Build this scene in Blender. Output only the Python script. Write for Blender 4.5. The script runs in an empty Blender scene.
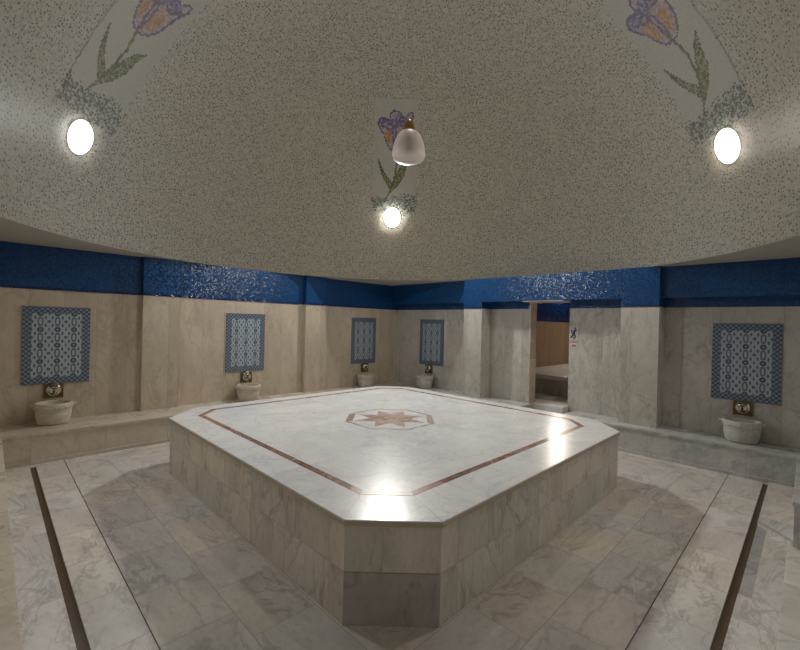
import bpy, bmesh, math, random
from mathutils import Vector, Matrix
random.seed(7)
S = bpy.context.scene
COL = S.collection
PI = math.pi

# ------------------------------------------------------------------ camera
cam_d = bpy.data.cameras.new('camera'); cam = bpy.data.objects.new('camera', cam_d); COL.objects.link(cam)
cam_d.sensor_fit = 'HORIZONTAL'; cam_d.sensor_width = 36.0; cam_d.lens = 410.576 / 800 * 36.0
cam_d.clip_start = 0.02
YAW, PITCH, ROLL = 0.0005 + PI / 4, -0.0026, 0.0244
fw = Vector((math.cos(YAW) * math.cos(PITCH), math.sin(YAW) * math.cos(PITCH), math.sin(PITCH)))
r0 = Vector((math.sin(YAW), -math.cos(YAW), 0)); u0 = r0.cross(fw)
rt = r0 * math.cos(ROLL) + u0 * math.sin(ROLL); up = u0 * math.cos(ROLL) - r0 * math.sin(ROLL)
M = Matrix((rt, up, -fw)).transposed().to_4x4(); M.translation = Vector((0, 0, 1.5))
cam.matrix_world = M
S.camera = cam

# ------------------------------------------------------------------ world / exposure
W = bpy.data.worlds.new('world'); S.world = W; W.use_nodes = True
W.node_tree.nodes['Background'].inputs[0].default_value = (0.8, 0.85, 1, 1)
W.node_tree.nodes['Background'].inputs[1].default_value = 0.02
S.view_settings.view_transform = 'Standard'; S.view_settings.look = 'None'
S.view_settings.gamma = 1; S.view_settings.use_curve_mapping = False
S.view_settings.exposure = 0.40
LAMP_POWER = 105.0       # emission strength of the left and right dome lamps
MID_POWER = 380.0        # the strong middle lamp that throws the platform's shadows
CROWN_FILL_POWER = 66.0       # added fill lamp, unseen at the crown of the dome
BACK_POWER = 85.0       # lamp of the room beyond the doorway
NEUTRAL = (1.0, 0.94, 0.84)
LAMP_TINT = {'left': (0.93, 0.97, 1.0), 'mid': (1.0, 0.98, 0.93), 'right': (1.0, 0.93, 0.83), 'crown': (1.0, 0.98, 0.95)}

# ------------------------------------------------------------------ dimensions (metres)
XW, YW = 6.007, 6.084            # recessed wall planes
XP, YP = 5.722, 6.005            # pilaster faces
XN, YN = -0.46, -0.56            # near walls
Z0, Z1 = 1.786, 2.276            # foot and top of the blue frieze
HB, XB, YB = 0.309, 5.544, 5.503 # ledges
DC = Vector((2.8, 2.85, Z1)); DR = 3.25   # dome
TH = 0.527

# ------------------------------------------------------------------ node helpers
def new_mat(name):
    m = bpy.data.materials.new(name); m.use_nodes = True
    nt = m.node_tree; return m, nt, nt.nodes, nt.links, nt.nodes['Principled BSDF']
class NT:
    def __init__(s, nt): s.nt = nt
    def _in(s, sock, v):
        if hasattr(v, 'links') or isinstance(v, bpy.types.NodeSocket): s.nt.links.new(v, sock)
        else:
            if hasattr(sock.default_value, '__len__') and not hasattr(v, '__len__'): v = (v,) * len(sock.default_value)
            if hasattr(sock.default_value, '__len__') and len(sock.default_value) == 4 and len(v) == 3: v = tuple(v) + (1,)
            sock.default_value = v
    def m(s, op, a, b=0.0, c=None, clamp=False):
        n = s.nt.nodes.new('ShaderNodeMath'); n.operation = op; n.use_clamp = clamp
        s._in(n.inputs[0], a); s._in(n.inputs[1], b)
        if c is not None: s._in(n.inputs[2], c)
        return n.outputs[0]
    def vm(s, op, a, b=(0, 0, 0), scale=None):
        n = s.nt.nodes.new('ShaderNodeVectorMath'); n.operation = op
        s._in(n.inputs[0], a)
        if op != 'NORMALIZE': s._in(n.inputs[1], b)
        if scale is not None: s._in(n.inputs[3], scale)
        return n.outputs[0]
    def mix(s, f, a, b):
        n = s.nt.nodes.new('ShaderNodeMix'); n.data_type = 'RGBA'
        s._in(n.inputs[0], f); s._in(n.inputs[6], a); s._in(n.inputs[7], b); return n.outputs[2]
    def ramp(s, f, lo, hi):
        n = s.nt.nodes.new('ShaderNodeMapRange'); n.interpolation_type = 'SMOOTHSTEP'
        s._in(n.inputs[0], f); n.inputs[1].default_value = lo; n.inputs[2].default_value = hi; return n.outputs[0]
    def noise(s, v, scale, detail=4, rough=.55, dist=0.0):
        n = s.nt.nodes.new('ShaderNodeTexNoise'); s._in(n.inputs['Vector'], v)
        n.inputs['Scale'].default_value = scale; n.inputs['Detail'].default_value = detail
        n.inputs['Roughness'].default_value = rough; n.inputs['Distortion'].default_value = dist; return n.outputs['Fac']
    def brick(s, v, w, h, mortar=.003, off=.5, smooth=.1):
        n = s.nt.nodes.new('ShaderNodeTexBrick'); s._in(n.inputs['Vector'], v)
        n.offset = off; n.offset_frequency = 2; n.squash = 1
        n.inputs['Color1'].default_value = (0, 0, 0, 1); n.inputs['Color2'].default_value = (1, 1, 1, 1)
        n.inputs['Mortar'].default_value = (.5, .5, .5, 1); n.inputs['Scale'].default_value = 1
        n.inputs['Mortar Size'].default_value = mortar; n.inputs['Mortar Smooth'].default_value = smooth
        n.inputs['Bias'].default_value = 0; n.inputs['Brick Width'].default_value = w; n.inputs['Row Height'].default_value = h
        return n.outputs['Color'], n.outputs['Fac']
    def uv(s):
        n = s.nt.nodes.new('ShaderNodeUVMap'); n.uv_map = 'uv'; return n.outputs[0]
    def obj(s):
        n = s.nt.nodes.new('ShaderNodeTexCoord'); return n.outputs['Object']
    def sep(s, v):
        n = s.nt.nodes.new('ShaderNodeSeparateXYZ'); s._in(n.inputs[0], v); return n.outputs
    def comb(s, x, y, z=0.0):
        n = s.nt.nodes.new('ShaderNodeCombineXYZ'); s._in(n.inputs[0], x); s._in(n.inputs[1], y); s._in(n.inputs[2], z); return n.outputs[0]

def marble(name, base, base2, vein, tile=None, off=.5, vs=3.2, vstr=.7, tone=.25, rough=.35, mortar_col=None, mortar=.0022, stretch=(1, 1, 1), spec=.5, cut=(0, .045), hue=0.0, rvar=.14):
    m, nt, N, L, P = new_mat(name); t = NT(nt)
    uv = t.uv() if tile else t.obj()
    if tile:
        rnd, fac = t.brick(uv, tile[0], tile[1], mortar, off)
        r = t.sep(rnd)[0]
        vec = t.vm('ADD', t.vm('MULTIPLY', uv, stretch), t.comb(t.m('MULTIPLY', r, 37.0), t.m('MULTIPLY', r, 19.0), t.m('MULTIPLY', r, 11.0)))
    else:
        vec = t.vm('MULTIPLY', uv, stretch); r = None
    warp = t.noise(vec, 1.3, 3)
    vec2 = t.vm('ADD', vec, t.comb(t.m('MULTIPLY', warp, .55), t.m('MULTIPLY', warp, -.35), 0.0))
    n1 = t.noise(vec2, vs, 5, .6, .6)
    v1 = t.m('SUBTRACT', 1.0, t.ramp(t.m('ABSOLUTE', t.m('SUBTRACT', n1, .5)), cut[0], cut[1]))
    n2 = t.noise(vec2, vs * .45, 6, .6, 1.2)
    v2 = t.m('SUBTRACT', 1.0, t.ramp(t.m('ABSOLUTE', t.m('SUBTRACT', n2, .47)), 0, .02))
    msk = t.ramp(t.noise(vec, 2.0, 2), .42, .62)
    v = t.m('ADD', t.m('MULTIPLY', t.m('MULTIPLY', v1, msk), .75), t.m('MULTIPLY', v2, .6), clamp=True)
    cloud = t.ramp(t.noise(vec2, 2.4, 6, .62), .33, .68)
    c = t.mix(cloud, base, base2)
    fine = t.noise(vec, 28, 4, .7)
    c = t.mix(t.m('MULTIPLY', t.ramp(fine, .45, .75), .28), c, vein)
    c = t.mix(t.m('MULTIPLY', v, vstr), c, vein)
    if r is not None:
        k = t.m('ADD', 1 - tone / 2, t.m('MULTIPLY', r, tone))
        c = t.vm('MULTIPLY', c, t.comb(k, k, k))
        if hue:
            h = t.m('SUBTRACT', t.m('FRACT', t.m('MULTIPLY', r, 7.31)), .5)
            c = t.vm('MULTIPLY', c, t.comb(t.m('ADD', 1.0, t.m('MULTIPLY', h, hue)), 1.0, t.m('SUBTRACT', 1.0, t.m('MULTIPLY', h, hue * 1.6))))
        if mortar_col: c = t.mix(t.m('MULTIPLY', fac, .8), c, mortar_col)
    L.new(c, P.inputs['Base Color'])
    t._in(P.inputs['Roughness'], t.m('ADD', rough - rvar * .43, t.m('MULTIPLY', cloud, rvar)))
    P.inputs['Specular IOR Level'].default_value = spec
    b = N.new('ShaderNodeBump'); b.inputs['Strength'].default_value = .12; b.inputs['Distance'].default_value = .004
    hgt = t.m('MULTIPLY', fine, .3)
    if r is not None: hgt = t.m('SUBTRACT', hgt, fac)
    t._in(b.inputs['Height'], hgt); L.new(b.outputs[0], P.inputs['Normal'])
    return m

def plain(name, col, rough=.5, metal=0.0, var=.15, scale=30):
    m, nt, N, L, P = new_mat(name); t = NT(nt)
    n = t.noise(t.obj(), scale, 4)
    c = t.mix(t.m('MULTIPLY', n, 1.0), [x * (1 - var) for x in col], [min(1, x * (1 + var)) for x in col])
    L.new(c, P.inputs['Base Color']); P.inputs['Roughness'].default_value = rough; P.inputs['Metallic'].default_value = metal
    return m

def tessera_mat(name, cols, cell=.016, rough=.3, tilt=.25, dark=None, dens=.1, mode='uv', grout=None):
    """mosaic: every cell takes one of a colour range, with its own small tilt"""
    m, nt, N, L, P = new_mat(name); t = NT(nt)
    uv = t.uv()
    p = t.vm('SCALE', uv, scale=1.0 / cell)
    fl = t.vm('FLOOR', p)
    wn = N.new('ShaderNodeTexWhiteNoise'); wn.noise_dimensions = '3D'; L.new(fl, wn.inputs['Vector'])
    c = t.mix(wn.outputs['Value'], cols[0], cols[1])
    if grout:
        fr = t.vm('FRACTION', p); sx, sy, _ = t.sep(fr)
        e = t.m('MAXIMUM', t.m('ABSOLUTE', t.m('SUBTRACT', sx, .5)), t.m('ABSOLUTE', t.m('SUBTRACT', sy, .5)))
        c = t.mix(t.m('GREATER_THAN', e, .455), c, grout)
    L.new(c, P.inputs['Base Color']); P.inputs['Roughness'].default_value = rough
    g = N.new('ShaderNodeNewGeometry')
    d = t.vm('SCALE', t.vm('SUBTRACT', wn.outputs['Color'], (.5, .5, .5)), scale=tilt)
    L.new(t.vm('NORMALIZE', t.vm('ADD', g.outputs['Normal'], d)), P.inputs['Normal'])
    return m

# ------------------------------------------------------------------ materials
MT = {}
MT['wall_warm'] = marble('wall_marble_warm', (.56, .475, .375), (.66, .575, .465), (.36, .29, .21), tile=(.305, 3.0), off=0, vs=2.6, vstr=.5, tone=.16, rough=.38, mortar_col=(.3, .235, .17), mortar=.0016, stretch=(1.4, .6, 1))
MT['wall_cool'] = marble('wall_marble_grey', (.54, .51, .455), (.64, .61, .55), (.31, .29, .26), tile=(.305, 3.0), off=0, vs=2.8, vstr=.6, tone=.16, rough=.34, mortar_col=(.28, .26, .22), mortar=.0016, stretch=(1.3, .7, 1))
MT['ledge_warm'] = marble('ledge_marble_warm', (.58, .51, .43), (.68, .61, .52), (.34, .29, .23), tile=(.62, .5), vs=2.6, vstr=.35, tone=.12, rough=.3, mortar_col=(.33, .27, .2))
MT['ledge_cool'] = marble('ledge_marble_grey', (.50, .50, .49), (.64, .63, .61), (.25, .26, .28), tile=(.9, .5), vs=2.4, vstr=.55, tone=.12, rough=.3, mortar_col=(.3, .29, .27))
MT['floor'] = marble('floor_marble', (.62, .58, .53), (.76, .72, .665), (.30, .275, .265), tile=(.46, .34), vs=2.6, vstr=.6, tone=.11, hue=.06, rough=.34, mortar_col=(.38, .34, .30), mortar=.0022, stretch=(.8, 1.5, 1))
MT['table_side'] = marble('platform_side_marble', (.64, .60, .53), (.77, .73, .655), (.25, .24, .22), hue=.05, tile=(.45, .262), off=0, vs=3.2, vstr=.55, tone=.22, rough=.33, mortar_col=(.42, .37, .3), stretch=(1.5, .6, 1))
MT['table_dark'] = marble('platform_dark_marble', (.38, .37, .35), (.47, .46, .44), (.17, .16, .16), vs=1.9, vstr=.6, rough=.33)
MT['table_top'] = marble('platform_top_marble', (.76, .765, .77), (.87, .87, .865), (.50, .51, .54), tile=(.8, .6), vs=3.0, vstr=.5, tone=.04, rvar=.02, rough=.25, mortar_col=(.62, .62, .6), mortar=.0012, spec=.5)
MT['slab_edge_shade'] = marble('platform_slab_edge_shade', (.46, .40, .31), (.54, .48, .39), (.30, .25, .2), vs=6, vstr=.3, rough=.35)  # beige slab sides, darkened in colour for the shadow along the edge
MT['inlay'] = marble('inlay_red_stone', (.17, .075, .045), (.34, .16, .10), (.55, .42, .34), vs=14, vstr=.5, rough=.25)
MT['inlay_pale'] = marble('inlay_pale_stone', (.52, .47, .38), (.62, .56, .46), (.38, .3, .22), vs=8, vstr=.4, rough=.25)
MT['inlay_pink'] = marble('inlay_pink_stone', (.42, .30, .25), (.50, .38, .32), (.33, .22, .18), vs=10, vstr=.4, rough=.27)
MT['basin'] = marble('basin_marble', (.55, .49, .41), (.66, .60, .51), (.33, .27, .2), vs=5, vstr=.4, rough=.35)
MT['basin_grey'] = marble('basin_marble_grey', (.50, .48, .43), (.60, .58, .53), (.3, .28, .25), vs=5, vstr=.4, rough=.35)
MT['channel'] = plain('channel_stone', (.095, .06, .026), .35, 0, .35, 6)
MT['brass'] = plain('aged_brass', (.20, .135, .055), .42, .8, .4, 60)
MT['chrome'] = plain('chrome', (.72, .72, .72), .18, 1.0, .05)
MT['brass_bright'] = plain('lamp_brass', (.40, .24, .05), .3, .8, .2, 20)
MT['soffit'] = plain('soffit_plaster', (.46, .43, .37), .7, 0, .06, 8)
MT['blue'] = tessera_mat('blue_glass_mosaic', [(.004, .036, .13), (.009, .085, .26)], cell=.014, rough=.22, tilt=.17, grout=(.02, .06, .14))
MT['blue_dark'] = tessera_mat('blue_glass_mosaic_border', [(.003, .018, .09), (.006, .04, .2)], cell=.018, rough=.2, tilt=.3, grout=(.01, .02, .05))
MT['white_plaster'] = plain('white_rim', (.7, .7, .68), .4)
MT['cord'] = plain('lamp_cord', (.42, .40, .34), .6)
MT['sign_white'] = plain('sign_white', (.62, .60, .57), .4, 0, .03)
MT['sign_blue'] = plain('sign_blue', (.02, .025, .09), .4)
MT['sign_red'] = plain('sign_red', (.42, .12, .15), .4)
MT['wood'] = marble('corridor_marble', (.38, .28, .20), (.48, .36, .26), (.22, .13, .08), tile=(.3, 2.0), off=0, vs=2, vstr=.3, tone=.12, rough=.4, mortar_col=(.27, .2, .15), stretch=(2, .3, 1))

def dome_mat():
    m, nt, N, L, P = new_mat('dome_mosaic'); t = NT(nt)
    uv = t.uv()
    vo = N.new('ShaderNodeTexVoronoi'); vo.voronoi_dimensions = '2D'; vo.feature = 'F1'
    L.new(uv, vo.inputs['Vector']); vo.inputs['Scale'].default_value = 1 / .032; vo.inputs['Randomness'].default_value = .9
    rr, gg, bb = t.sep(vo.outputs['Color'])
    spot = t.m('LESS_THAN', vo.outputs['Distance'], t.m('ADD', .14, t.m('MULTIPLY', gg, .16)))
    patch = t.ramp(t.noise(uv, 1.1, 2), .25, .6)
    pick = t.m('LESS_THAN', rr, t.m('ADD', .40, t.m('MULTIPLY', patch, .35)))
    spot = t.m('MULTIPLY', spot, pick)
    # light tesserae
    p = t.vm('SCALE', uv, scale=1 / .018); fl = t.vm('FLOOR', p)
    wn = N.new('ShaderNodeTexWhiteNoise'); wn.noise_dimensions = '2D'; L.new(fl, wn.inputs['Vector'])
    c = t.mix(wn.outputs['Value'], (.180, .165, .130), (.246, .226, .180))
    dark = t.mix(bb, (.012, .018, .024), (.06, .05, .032))
    c = t.mix(t.m('MULTIPLY', spot, .85), c, dark)
    L.new(c, P.inputs['Base Color']); P.inputs['Roughness'].default_value = .5
    P.inputs['Specular IOR Level'].default_value = .2
    b = N.new('ShaderNodeBump'); b.inputs['Strength'].default_value = .25; b.inputs['Distance'].default_value = .003
    L.new(wn.outputs['Value'], b.inputs['Height']); L.new(b.outputs[0], P.inputs['Normal'])
    return m
MT['dome'] = dome_mat()

def panel_field_mat():
    """iznik-like field: three columns of medallions joined by oval stalks, florets between (uv in field cells)"""
    m, nt, N, L, P = new_mat('painted_tile_field'); t = NT(nt)
    u, v, _ = t.sep(t.uv())
    def cell(x, off=0.0): return t.m('SUBTRACT', t.m('FRACT', t.m('ADD', x, off)), .5)
    def blob(cx, cy, rx, ry, soft=.25):
        d = t.m('SQRT', t.m('ADD', t.m('POWER', t.m('DIVIDE', cx, rx), 2.0), t.m('POWER', t.m('DIVIDE', cy, ry), 2.0)))
        return d
    cu, cv = cell(u), cell(v); du, dv = cell(u, .5), cell(v, .5)
    inside = lambda d, r0=1.0: t.m('SUBTRACT', 1.0, t.ramp(d, r0 - .15, r0 + .1))
    med = blob(cu, cv, .20, .17); medm = inside(med)
    core = inside(blob(cu, cv, .07, .055))
    ring = t.m('MULTIPLY', inside(blob(cu, dv, .18, .32)), t.m('SUBTRACT', 1.0, inside(blob(cu, dv, .085, .20))))
    fl = inside(blob(du, dv, .12, .10)); fl2 = inside(blob(du, cv, .05, .13))
    lf = inside(blob(t.m('SUBTRACT', t.m('ABSOLUTE', cu), .30), t.m('SUBTRACT', t.m('ABSOLUTE', cv), .25), .07, .12))
    k = t.m('MAXIMUM', t.m('MAXIMUM', medm, ring), t.m('MAXIMUM', fl, t.m('MAXIMUM', fl2, lf)))
    k = t.m('MULTIPLY', k, t.m('SUBTRACT', 1.0, t.m('MULTIPLY', core, .7)))
    white = (.44, .52, .56); navy = (.03, .045, .10)
    mid = (.09, .12, .19)
    inkc = t.mix(medm, mid, navy)
    c = t.mix(t.m('MULTIPLY', k, .92), white, inkc)
    # 3x joints of single tiles
    c = t.mix(t.m('MULTIPLY', t.noise(t.obj(), 70, 3), .25), c, (.12, .17, .26))
    L.new(c, P.inputs['Base Color']); P.inputs['Roughness'].default_value = .22
    return m
def panel_border_mat():
    m, nt, N, L, P = new_mat('painted_tile_border'); t = NT(nt)
    u, v, _ = t.sep(t.uv())
    a = t.m('SINE', t.m('MULTIPLY', u, 2 * PI)); b = t.m('SINE', t.m('MULTIPLY', v, 2 * PI))
    k = t.ramp(t.m('MULTIPLY', a, b), -.25, .45)
    c = t.mix(k, (.07, .10, .17), (.24, .285, .34))
    L.new(c, P.inputs['Base Color']); P.inputs['Roughness'].default_value = .22
    return m
MT['panel_field'] = panel_field_mat(); MT['panel_border'] = panel_border_mat()

def glass_opal():
    m, nt, N, L, P = new_mat('opal_glass_shade')
    P.inputs['Base Color'].default_value = (.78, .70, .66, 1); P.inputs['Roughness'].default_value = .42
    P.inputs['Subsurface Weight'].default_value = .25; P.inputs['Subsurface Radius'].default_value = (.03, .03, .03)
    P.inputs['Coat Weight'].default_value = .05
    return m
MT['opal'] = glass_opal()
def emit(name, col, s):
    m, nt, N, L, P = new_mat(name)
    P.inputs['Base Color'].default_value = (.8, .8, .8, 1)
    P.inputs['Emission Color'].default_value = tuple(col) + (1,); P.inputs['Emission Strength'].default_value = s
    return m

# ------------------------------------------------------------------ mesh helpers
def B(): return bmesh.new()
def box(bm, x0, x1, y0, y1, z0, z1, bev=0.0):
    vs = [bm.verts.new(p) for p in ((x0, y0, z0), (x1, y0, z0), (x1, y1, z0), (x0, y1, z0), (x0, y0, z1), (x1, y0, z1), (x1, y1, z1), (x0, y1, z1))]
    fs = [bm.faces.new([vs[i] for i in f]) for f in ((3, 2, 1, 0), (4, 5, 6, 7), (0, 1, 5, 4), (1, 2, 6, 5), (2, 3, 7, 6), (3, 0, 4, 7))]
    if bev:
        es = {e for f in fs for e in f.edges}
        bmesh.ops.bevel(bm, geom=list(es), offset=bev, segments=2, affect='EDGES', profile=.6)
    return fs
def prism(bm, pts, z0, z1, bev=0.0):
    lo = [bm.verts.new((x, y, z0)) for x, y in pts]; hi = [bm.verts.new((x, y, z1)) for x, y in pts]
    n = len(pts); fs = [bm.faces.new(hi), bm.faces.new(lo[::-1])]
    for i in range(n): fs.append(bm.faces.new((lo[i], lo[(i + 1) % n], hi[(i + 1) % n], hi[i])))
    if bev: bmesh.ops.bevel(bm, geom=list(fs[0].edges), offset=bev, segments=2, affect='EDGES')
    return fs
def lathe(bm, prof, seg=32, mat=None, a0=0, a1=2 * PI, sx=1, sy=1):
    """profile of (r,z); mat: 4x4 placing it"""
    mat = mat or Matrix.Identity(4); full = abs(a1 - a0 - 2 * PI) < 1e-6; rings = []
    n = seg if full else seg + 1
    for r, z in prof:
        if r < 1e-6: rings.append([bm.verts.new(mat @ Vector((0, 0, z)))])
        else: rings.append([bm.verts.new(mat @ Vector((r * sx * math.cos(a0 + (a1 - a0) * k / seg), r * sy * math.sin(a0 + (a1 - a0) * k / seg), z))) for k in range(n)])
    for a, b in zip(rings, rings[1:]):
        for k in range(seg):
            k2 = (k + 1) % n
            if len(a) == 1 and len(b) == 1: continue
            if len(a) == 1: bm.faces.new((a[0], b[k], b[k2]))
            elif len(b) == 1: bm.faces.new((a[k], a[k2], b[0]))
            else: bm.faces.new((a[k], a[k2], b[k2], b[k]))
def tube(bm, pts, rad, seg=10, cap=True):
    pts = [Vector(p) for p in pts]; rings = []
    for i, p in enumerate(pts):
        d = (pts[min(i + 1, len(pts) - 1)] - pts[max(i - 1, 0)]).normalized()
        a = d.orthogonal().normalized() if i == 0 else (ref - d * ref.dot(d)).normalized()
        ref = a; b = d.cross(a); rr = rad[i] if hasattr(rad, '__len__') else rad
        rings.append([bm.verts.new(p + a * rr * math.cos(2 * PI * k / seg) + b * rr * math.sin(2 * PI * k / seg)) for k in range(seg)])
    for a, b in zip(rings, rings[1:]):
        for k in range(seg): bm.faces.new((a[k], a[(k + 1) % seg], b[(k + 1) % seg], b[k]))
    if cap: bm.faces.new(rings[0][::-1]); bm.faces.new(rings[-1])
def boxuv(bm, rot=False, off=(0, 0)):
    uvl = bm.loops.layers.uv.get('uv') or bm.loops.layers.uv.new('uv')
    for f in bm.faces:
        n = f.normal
        for l in f.loops:
            x, y, z = l.vert.co
            if abs(n.z) > .7: q = (y, x) if rot else (x, y)
            elif abs(n.x) > .85: q = (y, z)
            elif abs(n.y) > .85: q = (x, z)
            else: q = ((x * -n.y + y * n.x), z)
            l[uvl].uv = (q[0] + off[0], q[1] + off[1])
def obj(name, bm, mats, parent=None, smooth=False, uv=True, rot=False, off=(0, 0), recalc=True):
    if recalc: bmesh.ops.recalc_face_normals(bm, faces=bm.faces[:])
    if uv: boxuv(bm, rot, off)
    me = bpy.data.meshes.new(name); 
    if smooth:
        for f in bm.faces: f.smooth = True
    bm.to_mesh(me); bm.free()
    if not isinstance(mats, (list, tuple)): mats = [mats]
    for m in mats: me.materials.append(m)
    o = bpy.data.objects.new(name, me); COL.objects.link(o)
    if parent is not None:
        o.parent = parent; o.matrix_parent_inverse = Matrix.Translation(-parent.location) if parent.type == 'EMPTY' and parent.rotation_euler.z == 0 else Matrix.Identity(4)
    if smooth:
        md = o.modifiers.new('edges', 'EDGE_SPLIT'); md.split_angle = math.radians(40)
    return o
def tag(o, label, cat, group=None, kind=None):
    if label: o['label'] = label; o['category'] = cat
    if group: o['group'] = group
    if kind: o['kind'] = kind
    return o
def struct(name, bm, mats, **k):
    o = obj(name, bm, mats, **k); o['kind'] = 'structure'; return o
def thing(name, label, cat, loc=(0, 0, 0), rz=0, group=None):
    o = bpy.data.objects.new(name, None); COL.objects.link(o); o.location = loc; o.rotation_euler = (0, 0, rz)
    o.empty_display_size = .1
    return tag(o, label, cat, group)
def copy_thing(root, loc, rz, label):
    r = root.copy(); COL.objects.link(r); r.location = loc; r.rotation_euler = (0, 0, rz); r['label'] = label
    for ch in list(root.children):
        c = ch.copy(); COL.objects.link(c); c.parent = r
        for g in ch.children:
            d = g.copy(); COL.objects.link(d); d.parent = c
    return r

# ------------------------------------------------------------------ floor: slabs laid round the platform, rows follow each side
def floor():
    bm = B(); uvl = bm.loops.layers.uv.new('uv')
    def slab(pts, swap, z=0.0, o=(0, 0)):
        a = sum(pts[i][0] * pts[(i + 1) % len(pts)][1] - pts[(i + 1) % len(pts)][0] * pts[i][1] for i in range(len(pts)))
        if a < 0: pts = pts[::-1]
        hi = [bm.verts.new((x, y, z)) for x, y in pts]; lo = [bm.verts.new((x, y, -.12)) for x, y in pts]
        f = bm.faces.new(hi); bm.faces.new(lo[::-1]); n = len(pts)
        sides = [bm.faces.new((lo[i], lo[(i + 1) % n], hi[(i + 1) % n], hi[i])) for i in range(n)]
        for ff in [f] + sides:
            for l in ff.loops:
                x, y, zz = l.vert.co
                l[uvl].uv = ((y + o[0], x + o[1]) if swap else (x + o[0], y + o[1]))
    a, b = .345, .31           # inner edge of the two channels
    g1, g2 = .568, .585         # border joints parallel with them
    X1, Y1 = 5.6, 5.56
    cx0, cy0 = 2.9, 3.0
    # border strips (long tiles) with a thin joint to the field
    slab([(a, b), (g1 - .003, g2 - .003), (g1 - .003, Y1), (a, Y1)], True, 0, (.1, .0))
    slab([(a, b), (g1 - .003, g2 - .003), (X1, g2 - .003), (X1, b)], False, 0, (.2, .05))
    # field, four wedges whose rows run round the platform
    e = .003
    slab([(g1 + e, g2 + e), (cx0, cy0), (g1 + e, Y1)], True, 0, (0, .112))
    slab([(g1 + e, g2 + e), (cx0, cy0), (X1, g2 + e)], False, 0, (0, .095))
    slab([(g1 + e, Y1), (cx0, cy0), (X1, Y1)], False, 0, (.3, .09))
    slab([(X1, g2 + e), (cx0, cy0), (X1, Y1)], True, 0, (.3, .02))
    # outer strips between the channels and the near ledges
    slab([(-.46, -.56), (.30, -.56), (.30, 5.6), (-.46, 5.6)], True, 0, (.2, .0))
    slab([(.30, 5.40), (.345, 5.40), (.345, 5.6), (.30, 5.6)], True)
    slab([(.30, -.56), (3.06, -.56), (3.06, .268), (.30, .268)], False, 0, (.2, .04))
    slab([(3.06, -.56), (4.29, -.56), (4.29, .21), (3.06, .21)], False, -.012, (.2, .04))
    slab([(4.03, -.56), (5.6, -.56), (5.6, .268), (4.285, .268), (4.03, .04)], False, .012, (.4, .04))
    slab([(5.50, .268), (5.6, .268), (5.6, .31), (5.50, .31)], False)
    o = struct('floor', bm, [MT['floor']], uv=False, recalc=False)
    j = B(); box(j, g1 - .003, g1 + .003, g2, Y1, -.05, -.0015); box(j, g1, X1, g2 - .003, g2 + .003, -.05, -.0015)
    obj('joint', j, MT['channel'], o)
    d = B(); box(d, 3.062, 4.28, .21, .268, -.06, -.012)
    obj('dark_floor_strip', d, MT['table_dark'], o)  # darker strip of floor beside the right channel
    c = B(); box(c, .30, .345, .268, 5.40, -.12, -.014); obj('drain_channel', c, MT['channel'], o)['label'] = 'long dark drain channel along the left side'
    c = B(); box(c, .345, 5.50, .268, .31, -.12, -.014); obj('drain_channel', c, MT['channel'], o)['label'] = 'long dark drain channel along the right side'
    l = B(); prism(l, [(4.285, .268), (4.03, .04), (4.05, .025), (4.31, .268)], .012, .020); obj('threshold_strip', l, MT['inlay_pale'], o)
    sb = B(); box(sb, -.8, 6.4, -.9, 6.5, -.22, -.121); obj('slab', sb, MT['channel'], o)
    return o
floor()

# ------------------------------------------------------------------ walls
def frieze(bm, x0, x1, y0, y1, z0=Z0, z1=Z1): box(bm, x0, x1, y0, y1, z0, z1)
T = .35
# left wall (runs along X at the far left)
bm = B(); box(bm, XN - T, XW + T, YW, YW + T, -.1, Z0)
wl = struct('wall_left', bm, MT['wall_warm'], off=(0, .41))
bm = B(); frieze(bm, XN - T, XW + T, YW - .004, YW + T, Z0, Z1); obj('mosaic_frieze', bm, MT['blue'], wl)
bm = B(); box(bm, XN, XW, YW - .008, YW - .004, Z0, Z0 + .03); obj('frieze_border', bm, MT['blue_dark'], wl)
for x0, x1 in ((1.374, 1.80), (3.756, 4.17)):
    bm = B(); box(bm, x0, x1, YP, YW, HB, Z0); p = obj('pilaster', bm, MT['wall_warm'], wl, off=(-x0, .41))
    bm = B(); box(bm, x0, x1, YP - .004, YW - .004, Z0, Z1); obj('pilaster_mosaic', bm, MT['blue'], p)
    bm = B(); box(bm, x0, x1, YP - .008, YP - .004, Z0, Z0 + .03); obj('mosaic_border', bm, MT['blue_dark'], p)
# right wall with the doorway
DY0, DY1, DZ = 2.50, 3.10, 1.895
WT = .165
bm = B()
box(bm, XW, XW + WT, YN - T, DY0, -.1, Z0); box(bm, XW, XW + WT, DY1, YW, -.1, Z0); box(bm, XW, XW + WT, DY0, DY1, -.1, HB)
wr = struct('wall_right', bm, MT['wall_cool'], off=(.1, .30))
bm = B(); box(bm, XW - .004, XW + WT, YN - T, DY0, Z0, Z1); box(bm, XW - .004, XW + WT, DY1, YW, Z0, Z1); box(bm, XW - .004, XW + WT, DY0, DY1, DZ, Z1)
obj('mosaic_frieze', bm, MT['blue'], wr)
for y0, y1 in ((3.83, 4.19), (1.30, 1.726)):
    bm = B(); box(bm, XP, XW - .004, y0, y1, HB, Z0); p = obj('pilaster', bm, MT['wall_cool'], wr, off=(-y0, .30))
    bm = B(); box(bm, XP - .004, XW - .004, y0, y1, Z0, Z1); obj('pilaster_mosaic', bm, MT['blue'], p)
    bm = B(); box(bm, XP - .008, XP - .004, y0, y1, Z0, Z0 + .022); obj('mosaic_border', bm, MT['blue_dark'], p)
bm = B(); box(bm, XP - .002, XW - .004, 1.726, 3.83, DZ, Z1); obj('lintel', bm, MT['blue'], wr)
bm = B(); box(bm, XP + .09, XW - .004, YN, 1.30, DZ, Z1); obj('lintel', bm, MT['blue'], wr)
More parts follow.
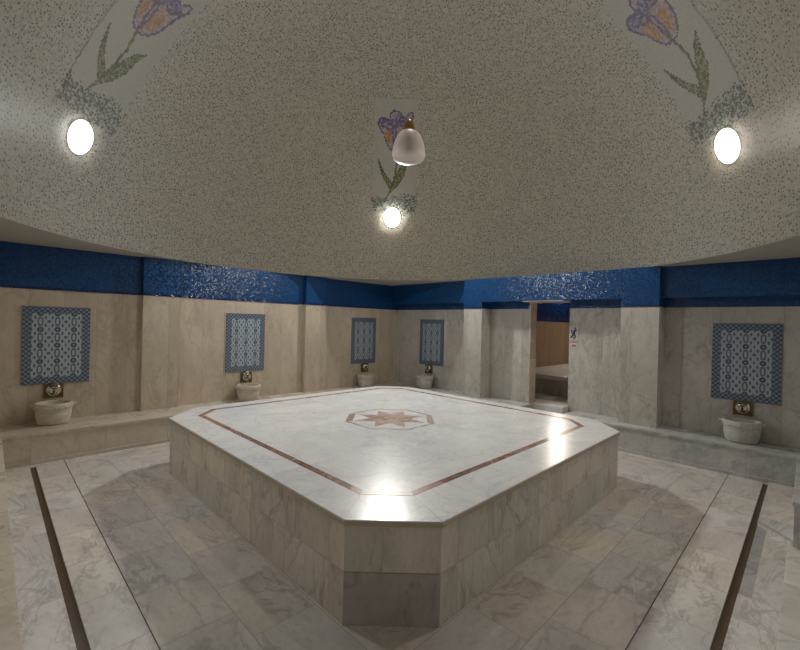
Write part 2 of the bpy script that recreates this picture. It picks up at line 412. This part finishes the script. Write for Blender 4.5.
bm = B(); box(bm, XP + .09, XW - .004, 4.19, YW - .01, DZ, Z1); obj('lintel', bm, MT['blue'], wr)
bm = B(); box(bm, XW - .03, XW + WT + .004, DY1 - .004, DY1 + .02, HB, DZ - .013); obj('door_jamb', bm, MT['ledge_warm'], wr)
bm = B(); box(bm, XP + .002, XW + WT, DY0 - .02, DY1 + .01, DZ - .012, DZ); obj('door_head_trim', bm, MT['ledge_warm'], wr)
# near walls behind the camera
bm = B(); box(bm, XN - T, XN, YN - T, YW, -.1, Z0); w = struct('wall_near_left', bm, MT['wall_warm'])
bm = B(); box(bm, XN - T, XN + .004, YN - T, YW - .004, Z0, Z1); obj('mosaic_frieze', bm, MT['blue'], w)
bm = B(); box(bm, XN, XW, YN - T, YN, -.1, Z0); w = struct('wall_near_right', bm, MT['wall_cool'])
bm = B(); box(bm, XN, XW, YN - T, YN + .004, Z0, Z1); obj('mosaic_frieze', bm, MT['blue'], w)

# ------------------------------------------------------------------ dome and soffit
def sph(az, el, r=DR): return DC + Vector((math.cos(el) * math.cos(az), math.cos(el) * math.sin(az), math.sin(el))) * r
def ceiling():
    bm = B(); uvl = bm.loops.layers.uv.new('uv')
    NA, NE = 192, 48
    ring = [[bm.verts.new(sph(2 * PI * i / NA, PI / 2 * j / NE)) for i in range(NA)] for j in range(NE)]
    top = bm.verts.new(sph(0, PI / 2))
    def put(f, ids):
        for l, (i, j) in zip(f.loops, ids):
            az = 2 * PI * i / NA; el = PI / 2 * j / NE
            # sector-wise equal-distance map so the mosaic keeps its size towards the crown
            s = math.floor(ids[0][0] / 8) * 8 + 4
            l[uvl].uv = ((az - 2 * PI * s / NA) * DR * math.cos(el) + s * 1.37, el * DR)
    for j in range(NE - 1):
        for i in range(NA):
            i2 = (i + 1) % NA
            f = bm.faces.new((ring[j][i2], ring[j][i], ring[j + 1][i], ring[j + 1][i2])); put(f, [(i, j), (i, j), (i, j + 1), (i, j + 1)])
            for l, (ii, jj) in zip(f.loops, [(i + 1, j), (i, j), (i, j + 1), (i + 1, j + 1)]):
                az = 2 * PI * ii / NA; el = PI / 2 * jj / NE; s = (i // 8) * 8 + 4
                l[uvl].uv = ((az - 2 * PI * s / NA) * DR * math.cos(el) + s * 1.37, el * DR)
    for i in range(NA):
        f = bm.faces.new((ring[-1][(i + 1) % NA], ring[-1][i], top))
        for l in f.loops: l[uvl].uv = (l.vert.co.x, l.vert.co.y)
    for f in bm.faces: f.smooth = True
    dome = struct('ceiling', bm, MT['dome'], uv=False, recalc=False)
    # flat soffit filling the corners round the dome
    bm = B(); q = 4.1; n = NA
    ci = [(DC.x + DR * math.cos(2 * PI * i / n), DC.y + DR * math.sin(2 * PI * i / n)) for i in range(n)]
    ou = []
    for x, y in ci:
        dx, dy = x - DC.x, y - DC.y; k = q / max(abs(dx), abs(dy)); ou.append((DC.x + dx * k, DC.y + dy * k))
    vi = [bm.verts.new((x, y, Z1)) for x, y in ci]; vo = [bm.verts.new((x, y, Z1)) for x, y in ou]
    vi2 = [bm.verts.new((x, y, Z1 + .06)) for x, y in ci]; vo2 = [bm.verts.new((x, y, Z1 + .06)) for x, y in ou]
    for i in range(n):
        k = (i + 1) % n
        bm.faces.new((vi[i], vo[i], vo[k], vi[k])); bm.faces.new((vi2[i], vi2[k], vo2[k], vo2[i]))
        bm.faces.new((vo[i], vo2[i], vo2[k], vo[k])); bm.faces.new((vi[k], vi2[k], vi2[i], vi[i]))
    obj('soffit', bm, MT['soffit'], dome)
    return dome
ceiling()

# ------------------------------------------------------------------ ledges round the room
def ledge(name, label, boxes, mat, plinth=None, rot=False):
    t = thing(name, label, 'ledge', (boxes[0][0], boxes[0][2], 0))
    a = B(); b = B()
    for x0, x1, y0, y1, sx0, sx1, sy0, sy1 in boxes:
        box(a, x0, x1, y0, y1, 0, HB - .03)
        box(b, x0 - sx0, x1 + sx1, y0 - sy0, y1 + sy1, HB - .03, HB, .004)
    obj('front_face', a, mat, t, rot=rot); obj('top_slab', b, mat, t, rot=rot)
    if plinth:
        p = B()
        box(p, *plinth, 0.0005, .038, .003); obj('plinth', p, mat, t, rot=rot)
    return t
ledge('marble_ledge', 'low warm beige marble ledge along the left wall carrying three wash basins', [(XN, XW, YB + .0, YW, 0, 0, .01, 0)], MT['ledge_warm'], (.12, 5.50, YB - .022, YB - .0005))
ledge('marble_ledge', 'low grey veined marble ledge along the right wall under the doorway', [(XB, XW, YN, 2.40, .01, 0, 0, 0), (XB, XW, 3.05, YB - .012, .01, 0, 0, 0)], MT['ledge_cool'], (XB - .022, XB - .0005, .10, YB - .03), rot=True)
ledge('marble_ledge', 'marble ledge at the left edge of the picture beside the left drain channel', [(XN, .09, YN, YB - .012, 0, .01, 0, 0)], MT['ledge_warm'], None, rot=True)
ledge('marble_ledge', 'pale marble ledge in the lower right corner of the picture', [(.102, 3.13, YN, .06, 0, 0, 0, .01)], MT['table_side'])
ledge('marble_ledge', 'short marble ledge at the far right edge near the end of the right drain channel', [(4.04, XB - .012, YN, .06, 0, 0, 0, .01)], MT['ledge_cool'])

# ------------------------------------------------------------------ central platform (heated stone)
TX0, TX1, TY0, TY1 = 1.250, 4.603, 1.264, 4.756
def octo(i, cx, cy=None):
    """platform outline inset by i with corner cut cx"""
    x0, x1, y0, y1 = TX0 + i, TX1 - i, TY0 + i, TY1 - i; c = cx
    return [(x0 + c, y0), (x1 - c, y0), (x1, y0 + c), (x1, y1 - c), (x1 - c, y1), (x0 + c, y1), (x0, y1 - c), (x0, y0 + c)]
def strip(bm, po, pi_, z0, z1, k):
    """one side k of a band between two outlines, as a low solid"""
    n = len(po); q = [po[k], po[(k + 1) % n], pi_[(k + 1) % n], pi_[k]]
    prism(bm, q, z0, z1)
pl = thing('marble_platform', 'large octagonal marble bathing platform with white top in the middle of the floor', 'platform', (2.926, 3.01, 0))
bm = B(); fs = prism(bm, octo(.012, .34), 0, TH - .034)
nears = [f for f in bm.faces if (f.calc_center_median() - Vector((TX0, TY0, .25))).length < .6 and abs(f.normal.z) < .1]
obj('body', bm, MT['table_side'], pl, off=(.06, -.002))
# dark lower stone on the near chamfer
cA, cB = Vector((TX0 + .012, TY0 + .352, 0)), Vector((TX0 + .352, TY0 + .012, 0)); nn = Vector((-1, -1, 0)).normalized()
bm = B(); d = .004
A2, B2 = cA + nn * d, cB + nn * d
prism(bm, [(A2.x, A2.y), (B2.x, B2.y), (cB.x, cB.y), (cA.x, cA.y)][::-1], 0.001, .262)
obj('dark_stone_panel', bm, MT['table_dark'], pl)['label'] = 'dark grey veined stone panel on the near corner'
# top slab
bm = B(); prism(bm, octo(0, .345), TH - .030, TH, .004)
bmesh.ops.recalc_face_normals(bm, faces=bm.faces[:])
for f in bm.faces: f.material_index = 0 if f.normal.z > .6 else 1
top = obj('top_slab', bm, [MT['table_top'], MT['slab_edge_shade']], pl)
# inlaid band: long sides red-brown, corner pieces pale
def outline(xa, xb, ya, yb, c):
    return [(xa + c, ya), (xb - c, ya), (xb, ya + c), (xb, yb - c), (xb - c, yb), (xa + c, yb), (xa, yb - c), (xa, ya + c)]
o1, o2 = outline(1.50, 4.42, 1.575, 4.57, .215), outline(1.550, 4.37, 1.625, 4.52, .195)
for k in range(8):
    bm = B(); strip(bm, o1, o2, TH - .002, TH + .0012, k)
    obj('inlay_band', bm, MT['inlay'] if k % 2 == 0 else (MT['inlay_pale'] if k == 7 else MT['inlay']), top)
# mitre joints from slab corners to the band
s1 = octo(.004, .345)
for k in range(8):
    bm = B(); a, b = Vector(s1[k]), Vector(o1[k]); n = Vector((-(b - a).y, (b - a).x)).normalized() * .002
    prism(bm, [tuple(a + n), tuple(b + n), tuple(b - n), tuple(a - n)], TH - .002, TH + .0006)
    obj('mitre_joint', bm, MT['inlay_pale'], top)
# centre medallion
MC = Vector((2.93, 3.04))
def oc(r, a=22.5): return [(MC.x + r * math.cos(math.radians(a + 45 * k)), MC.y + r * math.sin(math.radians(a + 45 * k))) for k in range(8)]
ro, ri = .475, .452
for k in range(8):
    bm = B(); thick = k in (2, 6)
    strip(bm, oc(ro), oc(.405 if thick else ri), TH - .002, TH + .0013, k)
    obj('medallion_frame', bm, MT['inlay_pink'] if thick else MT['inlay_pink'], top)
bm = B(); pts = []
for k in range(8):
    a = math.radians(22.5 + 45 * k); pts.append((MC.x + .375 * math.cos(a), MC.y + .375 * math.sin(a)))
    a += math.radians(22.5); pts.append((MC.x + .2 * math.cos(a), MC.y + .2 * math.sin(a)))
hi = [bm.verts.new((x, y, TH + .0013)) for x, y in pts]; lo = [bm.verts.new((x, y, TH - .002)) for x, y in pts]
cv = bm.verts.new((MC.x, MC.y, TH + .0013))
for i in range(16):
    j = (i + 1) % 16; bm.faces.new((hi[i], hi[j], cv)); bm.faces.new((lo[i], lo[j], hi[j], hi[i]))
obj('inlaid_star', bm, MT['inlay_pink'], top)['label'] = 'pink eight-pointed stone star'

# ------------------------------------------------------------------ painted tile panels
def panel_proto():
    """origin at panel centre on the wall, faces -Y"""
    t = thing('tile_panel', '', 'tile panel', (0, 0, 0), 0, 'blue and white painted tile panels above the basins')
    w, h, b, d = .60, .872, .078, .012
    bm = B(); uvl = bm.loops.layers.uv.new('uv')
    box(bm, -w / 2 + b, w / 2 - b, -d, 0, -h / 2 + b, h / 2 - b)
    for f in bm.faces:
        for l in f.loops:
            x, y, z = l.vert.co; l[uvl].uv = ((x + w / 2 - b) / (w - 2 * b) * 3.0, (z + h / 2 - b) / (h - 2 * b) * 4.0 + .5)
    obj('tile_field', bm, MT['panel_field'], t, uv=False)
    bm = B(); uvl = bm.loops.layers.uv.new('uv')
    for x0, x1, z0, z1 in ((-w / 2, w / 2, h / 2 - b, h / 2), (-w / 2, w / 2, -h / 2, -h / 2 + b), (-w / 2, -w / 2 + b, -h / 2 + b, h / 2 - b), (w / 2 - b, w / 2, -h / 2 + b, h / 2 - b)):
        box(bm, x0, x1, -d, 0, z0, z1)
    for f in bm.faces:
        for l in f.loops:
            x, y, z = l.vert.co; l[uvl].uv = (x / .05, z / .05)
    obj('tile_border', bm, MT['panel_border'], t, uv=False)
    return t
PZ = 1.162
pp = panel_proto()
pl_spots = [((.548, YW, PZ), 0, 'painted tile panel at the far left of the left wall, largest on that wall'),
            ((2.762, YW, PZ), 0, 'painted tile panel between the two pilasters of the left wall'),
            ((5.097, YW, PZ), 0, 'painted tile panel on the left wall, the one closest to the room corner'),
            ((XW, 5.142, PZ), -PI / 2, 'painted tile panel on the right wall between room corner and narrow pilaster'),
            ((XW, .513, PZ), -PI / 2, 'large bright blue painted tile panel at the far right of the picture')]
for i, (loc, rz, lab) in enumerate(pl_spots):
    if i == 0: pp.location = loc; pp['label'] = lab
    else: copy_thing(pp, loc, rz, lab)

# ------------------------------------------------------------------ taps and basins
def tap_proto():
    t = thing('brass_tap', '', 'tap', (0, 0, 0), 0, 'brass wall taps above the basins')
    bm = B(); box(bm, -.088, .088, -.012, 0, -.082, .075, .004)
    for s in (-1, 1):
        box(bm, s * .074 - .013, s * .074 + .013, -.022, -.010, -.085, .078, .005)
    lathe(bm, [(.001, -.0), (.07, 0), (.07, .014), (.06, .02), (.055, .02)], 24, Matrix.Translation((0, -.008, .02)) @ Matrix.Rotation(PI / 2, 4, 'X'))
    obj('back_plate', bm, MT['brass'], t)
    bm = B(); m = Matrix.Translation((0, -.030, .008)) @ Matrix.Rotation(PI / 2, 4, 'X') @ Matrix.Scale(1.12, 4)
    lathe(bm, [(.056, -.004), (.058, .008), (.050, .016), (.042, .012), (.036, .010), (.030, .018), (0, .020)], 28, m)
    rs = obj('rosette', bm, MT['chrome'], t, smooth=True); rs['label'] = 'round silver rosette'
    bm = B(); tube(bm, [(0, -.04, -.004), (0, -.075, -.008), (0, -.092, -.022), (0, -.096, -.04)], [.013, .012, .010, .012], 12)
    obj('spout', bm, MT['brass'], t, smooth=True)
    bm = B(); tube(bm, [(0, -.065, -.004), (0, -.065, .024)], .006, 8); tube(bm, [(-.022, -.065, .027), (.022, -.065, .027)], [.006, .006], 8)
    obj('handle', bm, MT['brass'], t, smooth=True)
    return t
def basin_proto(mat, name='marble_basin'):
    """origin at bottom centre, wall towards +Y"""
    t = thing(name, '', 'basin', (0, 0, 0), 0, 'carved marble wash basins standing on the ledges')
    bm = B()
    K = .87
    lathe(bm, [(0, 0), (.138, 0), (.156, .008), (.168, .035), (.176, .08), (.182, .12), (.177, .132), (.184, .145), (.182, .165)], 40, sx=K, sy=K)
    obj('bowl', bm, mat, t, smooth=True)
    bm = B()
    lathe(bm, [(.178, .160), (.190, .166), (.197, .180), (.198, .212), (.193, .228), (.180, .234), (.162, .228), (.152, .21), (.144, .13), (.10, .06), (0, .045)], 40, sx=K, sy=K)
    rim = obj('rim', bm, mat, t, smooth=True)
    for a in (-PI * .02, PI * 1.02):
        c = Vector((.17 * math.cos(a), .17 * math.sin(a), .208))
        bm = B(); bmesh.ops.create_uvsphere(bm, u_segments=14, v_segments=8, radius=.026, matrix=Matrix.Translation(c) @ Matrix.Diagonal((1.1, 1, .62, 1)))
        obj('ear', bm, mat, rim, smooth=True)
    for k in range(5):
        a = -PI * (.14 + .18 * k)
        c = Vector((.165 * math.cos(a), .165 * math.sin(a), .190))
        bm = B(); bmesh.ops.create_uvsphere(bm, u_segments=14, v_segments=8, radius=.016, matrix=Matrix.Translation(c))
        obj('stud', bm, mat, rim, smooth=True)
    return t
bw = basin_proto(MT['basin']); bc = basin_proto(MT['basin_grey']); tp = tap_proto()
RZ = -PI / 2
bl = [((.515, YW - .178, HB), 0, 'marble wash basin at the far left of the left wall'),
      ((2.74, YW - .178, HB), 0, 'marble wash basin between the two pilasters of the left wall'),
      ((5.03, YW - .178, HB), 0, 'marble wash basin on the left wall, closest to the room corner'),
      ((XW - .178, 5.145, HB), RZ, 'marble wash basin on the right wall just right of the room corner'),
      ((XW - .178, .515, HB), RZ, 'grey marble wash basin at the far right of the picture')]
for i, (loc, rz, lab) in enumerate(bl):
    if i == 0: bw.location = loc; bw['label'] = lab
    elif i == 3: bc.location = loc; bc.rotation_euler = (0, 0, rz); bc['label'] = lab
    else: copy_thing(bw if i < 3 else bc, loc, rz, lab)
TZ = .648
tl = [((.525, YW, TZ), 0, 'brass tap above the basin at the far left of the left wall'),
      ((2.78, YW, TZ - .01), 0, 'brass tap above the basin between the two left wall pilasters'),
      ((5.13, YW, TZ), 0, 'brass tap above the left wall basin closest to the room corner'),
      ((XW, 5.19, TZ), RZ, 'brass tap above the basin just right of the room corner'),
      ((XW, .525, TZ + .002), RZ, 'brass tap above the basin at the far right of the picture')]
for i, (loc, rz, lab) in enumerate(tl):
    if i == 0: tp.location = loc; tp['label'] = lab
    else: copy_thing(tp, loc, rz, lab)

# ------------------------------------------------------------------ round dome lamps
def dome_lamp(az, v, key, label, power=None):
    az = math.radians(az); el = v / DR
    p = sph(az, el, DR - .002); n = (DC - p).normalized()
    zax = n; xax = Vector((0, 0, 1)).cross(zax).normalized(); yax = zax.cross(xax)
    m = Matrix((xax, yax, zax)).transposed().to_4x4(); m.translation = p
    t = bpy.data.objects.new('round_lamp', None); COL.objects.link(t); t.matrix_world = m; t.empty_display_size = .1
    tag(t, label, 'lamp', 'round lamps set into the dome')
    bm = B(); lathe(bm, [(.150, -.01), (.166, -.01), (.166, .010), (.160, .014), (.152, .014), (.150, .010)], 48, sx=.86)
    a = obj('rim', bm, MT['lamp_rim'], None, smooth=True)
    bm = B(); lathe(bm, [(.148, .0), (.148, .019), (.142, .023), (.11, .024), (.06, .025), (0, .026)], 48, sx=.86)
    b = obj('diffuser', bm, emit('lamp_glow_' + key, LAMP_TINT[key], power or LAMP_POWER), None, smooth=True)
    for o in (a, b): o.parent = t
    return t
MT['lamp_rim'] = emit('lamp_rim', (1, .98, .94), 1.2)
dome_lamp(135.4, .97, 'left', 'round glowing lamp on the left of the dome, under the left tulip')
dome_lamp(47.8, 1.07, 'mid', 'round glowing lamp low in the middle of the dome, above the room corner', MID_POWER)
dome_lamp(-46.9, 1.0, 'right', 'round glowing lamp on the right of the dome, under the right tulip')

dome_lamp(20.0, DR * (PI / 2 - .16), 'crown', 'added round fill lamp at the unseen crown of the dome above the platform', CROWN_FILL_POWER)  # lamp added out of view to brighten floor and platform

# ------------------------------------------------------------------ tulip murals of tesserae
def inside(p, poly):
    x, y = p; c = False; n = len(poly)
    for i in range(n):
        x1, y1 = poly[i]; x2, y2 = poly[i - 1]
        if (y1 > y) != (y2 > y) and x < (x2 - x1) * (y - y1) / (y2 - y1) + x1: c = not c
    return c
def near_line(p, line, w):
    P_ = Vector(p)
    for a, b in zip(line, line[1:]):
        a, b = Vector(a), Vector(b); d = b - a; t = max(0, min(1, (P_ - a).dot(d) / d.length_squared))
        if (a + d * t - P_).length < w: return True
    return False
FLOWER = [(-.02, 2.12), (-.10, 2.15), (-.16, 2.24), (-.20, 2.36), (-.26, 2.44), (-.30, 2.54), (-.25, 2.62), (-.17, 2.62), (-.12, 2.60), (-.11, 2.68), (-.05, 2.74), (.04, 2.73), (.09, 2.66), (.13, 2.64), (.18, 2.71), (.24, 2.72), (.26, 2.64), (.22, 2.53), (.20, 2.40), (.18, 2.28), (.12, 2.19), (.05, 2.13)]
OR1 = [(-.14, 2.24), (-.19, 2.38), (-.13, 2.46), (-.07, 2.36), (-.08, 2.24)]
OR2 = [(.02, 2.24), (.01, 2.38), (.07, 2.46), (.13, 2.38), (.10, 2.24)]
LILAC = [(-.28, 2.55), (-.2, 2.46), (-.1, 2.52), (-.03, 2.46), (.08, 2.54), (.15, 2.48), (.2, 2.6), (.02, 2.69), (-.08, 2.60), (-.2, 2.6)]
LINES = [[(-.02, 2.13), (-.05, 2.35), (-.08, 2.60)], [(-.02, 2.13), (.0, 2.3), (-.02, 2.5), (.08, 2.66)], [(-.2, 2.5), (-.1, 2.44), (-.04, 2.5)], [(.04, 2.52), (.12, 2.5), (.2, 2.58)]]
STEM = [(-.01, 2.13), (.02, 1.95), (.01, 1.78), (-.04, 1.60), (-.09, 1.47), (-.16, 1.34)]
LEAF1 = [(-.29, 2.03), (-.27, 1.92), (-.23, 1.78), (-.17, 1.66), (-.08, 1.53), (-.03, 1.58), (-.06, 1.67), (-.13, 1.73), (-.19, 1.83), (-.24, 1.94)]
LEAF2 = [(.24, 2.07), (.12, 1.96), (.05, 1.84), (.0, 1.70), (-.06, 1.56), (-.12, 1.44), (-.02, 1.51), (.09, 1.64), (.16, 1.76), (.18, 1.90)]
BG = [(-.36, 1.34), (.36, 1.34), (.36, 2.1), (.34, 2.60), (.30, 2.9), (-.32, 2.9), (-.36, 2.4)]
def mural_mat(name, a, b): return tessera_mat(name, [a, b], cell=.5, rough=.4, tilt=.0)
TM = {}
def tm(name, col, dv=.25):
    m, nt, N, L, P = new_mat('tessera_' + name); t = NT(nt)
    wn = N.new('ShaderNodeTexWhiteNoise'); wn.noise_dimensions = '3D'
    L.new(t.vm('FLOOR', t.vm('SCALE', t.obj(), scale=1 / .017)), wn.inputs['Vector'])
    c = t.mix(wn.outputs['Value'], [x * (1 - dv) for x in col], [x * (1 + dv) for x in col])
    L.new(c, P.inputs['Base Color']); P.inputs['Roughness'].default_value = .5; P.inputs['Specular IOR Level'].default_value = .2; TM[name] = m
for n_, c_ in dict(cream=(.212, .198, .162), purple=(.055, .05, .10), violet=(.09, .06, .09), lilac=(.13, .12, .18), pale=(.19, .14, .135), orange=(.20, .115, .045), green=(.075, .08, .04), darkgreen=(.04, .045, .028), olive=(.13, .125, .05), base=(.08, .09, .075), base2=(.18, .18, .15)).items(): tm(n_, c_, .06 if n_ == 'cream' else .3)
def mural(az0, label):
    az0 = math.radians(az0)
    def pos(u, v, off): 
        el = v / DR; return sph(az0 - u / (DR * math.cos(el)), el, DR - off)
    p0 = pos(0, 1.2, 0); t = thing('tulip_mosaic', label, 'mosaic', tuple(p0), 0, 'tulip mosaics set into the dome')
    s = .017
    layers = {'background': [], 'tulip_flower': [], 'tulip_leaves': [], 'ground_band': []}
    for iu in range(-26, 27):
        for iv in range(int(1.08 / s), int(2.92 / s)):
            u, v = iu * s, iv * s; p = (u, v)
            ju = random.uniform(-.008, .008); jv = random.uniform(-.008, .008); q = (u + ju, v + jv)
            if inside(p, FLOWER):
                edge = not all(inside((u + a, v + b), FLOWER) for a, b in ((.026, 0), (-.026, 0), (0, .026), (0, -.026)))
                k = 'purple' if edge else 'pale'
                if not edge and inside(q, LILAC): k = random.choice(['lilac', 'purple', 'lilac', 'violet'])
                if inside(q, OR1) or inside(q, OR2): k = 'orange' if random.random() < .8 else 'pale'
                if any(near_line(p, l, .014) for l in LINES): k = 'violet' if random.random() < .8 else 'purple'
                layers['tulip_flower'].append((u, v, k)); continue
            if near_line(p, STEM, .016 if v > 1.5 else .011): layers['tulip_leaves'].append((u, v, random.choice(['green', 'darkgreen', 'green']))); continue
            if inside(p, LEAF1) or inside(p, LEAF2):
                edge = not all(inside((u + a, v), LEAF1) or inside((u + a, v), LEAF2) for a in (.02, -.02))
                layers['tulip_leaves'].append((u, v, 'darkgreen' if edge and random.random() < .7 else random.choice(['green', 'olive', 'olive', 'darkgreen']))); continue
            vt = 1.43 + .035 * math.sin(u * 9) + random.uniform(-.03, .02)
            if 1.16 + random.uniform(-.012, .012) < v < vt and abs(u) < .37 + random.uniform(-.02, .02):
                if random.random() < (.62 if v < 1.38 else .45): layers['ground_band'].append((u, v, 'base' if random.random() < .75 else 'darkgreen'))
                else: layers['ground_band'].append((u, v, 'base2' if random.random() < .5 else 'cream'))
                continue
            if inside(q, BG): layers['background'].append((u, v, 'cream'))
    for nm, cells in layers.items():
        keys = sorted({k for *_, k in cells}); bm = B()
        for u, v, k in cells:
            h = s / 2; off = .0026
            vs = [bm.verts.new(pos(u + a, v + b, off)) for a, b in ((-h, -h), (h, -h), (h, h), (-h, h))]
            bs = [bm.verts.new(pos(u + a, v + b, -.002)) for a, b in ((-h, -h), (h, -h), (h, h), (-h, h))]
            f = bm.faces.new(vs[::-1]); f.material_index = keys.index(k)
            for i in range(4):
                g = bm.faces.new((vs[i], vs[(i + 1) % 4], bs[(i + 1) % 4], bs[i])); g.material_index = keys.index(k)
        obj(nm, bm, [TM[k] for k in keys], t, uv=False, recalc=False)
mural(135.4, 'purple tulip mosaic on the left of the dome above the left lamp')
mural(47.3, 'purple tulip mosaic in the middle of the dome, partly behind the glass lamp')
mural(-47.0, 'purple tulip mosaic on the right of the dome above the right lamp')

# ------------------------------------------------------------------ pendant lamp hanging from the crown
PX, PY = 2.86, 2.80
t = thing('pendant_lamp', 'unlit white glass pendant lamp with brass cap hanging below the dome', 'lamp', (PX, PY, 3.04))
mt = Matrix.Translation((PX, PY, 0))
bm = B(); lathe(bm, [(.050, 3.375), (.085, 3.362), (.116, 3.325), (.140, 3.265), (.156, 3.205), (.162, 3.165), (.160, 3.135), (.148, 3.108), (.12, 3.092), (.07, 3.084), (0, 3.082)], 48, mt)
obj('glass_shade', bm, MT['opal'], t, smooth=True)
bm = B(); lathe(bm, [(.062, 3.362), (.064, 3.372), (.056, 3.40), (.046, 3.44), (.034, 3.475), (.016, 3.49), (0, 3.492)], 32, mt)
obj('brass_cap', bm, MT['brass_bright'], t, smooth=True)
ztop = DC.z + math.sqrt(DR ** 2 - (PX - DC.x) ** 2 - (PY - DC.y) ** 2)
bm = B(); tube(bm, [(PX, PY, 3.485), (PX, PY, ztop - .01)], .0015, 8); obj('cord', bm, MT['cord'], t, smooth=True)
bm = B(); lathe(bm, [(.05, ztop), (.05, ztop - .02), (.02, ztop - .05), (0, ztop - .05)], 24, mt); obj('ceiling_rose', bm, MT['brass_bright'], t, smooth=True)

# ------------------------------------------------------------------ safety sign beside the doorway
t = thing('safety_sign', 'small white sign with a slipping figure and red lettering beside the doorway', 'sign', (XW, 2.43, 1.37))
ys, ye, zs, ze = 2.372, 2.494, 1.20, 1.53
bm = B(); box(bm, XW - .006, XW, ys, ye, zs, ze, .001); obj('board', bm, MT['sign_white'], t)
def spt(a, b): return (XW - .0075, ye - a * (ye - ys), ze - b * (ze - zs))     # a right, b down
bm = B()
for pts, w in (([(.62, .16), (.52, .34)], .013), ([(.52, .34), (.30, .30), (.22, .16)], .007), ([(.58, .24), (.82, .16)], .006), ([(.52, .34), (.28, .46), (.12, .52)], .009), ([(.52, .34), (.72, .46), (.50, .56)], .009)):
    tube(bm, [spt(*p) for p in pts], w, 6)
bmesh.ops.create_uvsphere(bm, u_segments=10, v_segments=8, radius=.011, matrix=Matrix.Translation(spt(.66, .09)))
obj('slipping_figure', bm, MT['sign_blue'], t)
bm = B()
for a0, a1, b0, b1 in ((.06, .98, .64, .67), (.10, .95, .70, .73), (.30, .80, .82, .90)):
    p, q = spt(a0, b0), spt(a1, b1); box(bm, XW - .0075, XW - .006, q[1], p[1], q[2], p[2])
obj('red_lettering', bm, MT['sign_red'], t)

# ------------------------------------------------------------------ step and room beyond the doorway
t = bm = B(); box(bm, 5.80, XW - .002, 2.485, 2.76, 0.0005, .362, .004)
o = obj('marble_step', bm, MT['table_top']); tag(o, 'bright white marble step in front of the doorway', 'step')
CX0, CX1, CY0, CY1 = XW + WT, 10.8, 1.6, 4.07
bm = B(); box(bm, CX0, CX1, CY0, CY1, HB - .10, HB - .0); o = struct('floor_corridor', bm, MT['wall_warm'])
bm = B(); box(bm, 6.55, 6.80, 2.95, 3.6, HB + .0005, HB + .03, .003); o = obj('marble_step', bm, MT['table_top']); tag(o, 'thin white marble step inside the doorway', 'step')
bm = B(); box(bm, CX0, CX1, CY1, CY1 + .1, HB - .1, 1.63); w = struct('wall_corridor_left', bm, MT['wood'])
bm = B(); box(bm, CX0, CX1, CY1 - .004, CY1 + .1, 1.63, 2.5); obj('mosaic_frieze', bm, MT['blue_dark'], w)
bm = B(); box(bm, CX1, CX1 + .1, CY0, CY1, HB - .1, 1.63); w = struct('wall_corridor_end', bm, MT['wood'])
bm = B(); box(bm, CX1 - .004, CX1 + .1, CY0, CY1 - .01, 1.63, 2.5); obj('mosaic_frieze', bm, MT['blue_dark'], w)
bm = B(); box(bm, CX0, CX1, CY0 - .1, CY0, HB - .1, 2.5); struct('wall_corridor_right', bm, MT['wood'])
bm = B(); box(bm, CX0, CX1, CY0, CY1, 2.5, 2.6); struct('ceiling_corridor', bm, MT['soffit'])
t = thing('marble_bench', 'white topped marble bench block seen through the doorway', 'bench', (7.0, 3.0, HB))
bm = B(); box(bm, 7.02, 10.7, 2.2, CY1 - .006, HB + .0005, .585); obj('body', bm, MT['wall_cool'], t)
bm = B(); box(bm, 6.98, 10.7, 2.18, CY1 - .006, .585, .66, .004); obj('top_slab', bm, MT['table_top'], t)
t = bpy.data.objects.new('wall_lamp', None); COL.objects.link(t); t.location = (9.2, CY1 - .004, 2.28); t.rotation_euler = (PI / 2, 0, 0)
tag(t, 'round lamp high on the side wall of the room beyond the doorway', 'lamp')
bm = B(); lathe(bm, [(.150, 0), (.166, 0), (.166, .010), (.160, .014), (.152, .014), (.150, .010)], 48); a = obj('rim', bm, MT['lamp_rim'], None, smooth=True)
bm = B(); lathe(bm, [(.148, .0), (.148, .022), (.142, .030), (.11, .034), (.06, .036), (0, .037)], 48); b = obj('diffuser', bm, emit('lamp_glow_wall', (1, .9, .76), BACK_POWER), None, smooth=True)
a.parent = t; b.parent = t
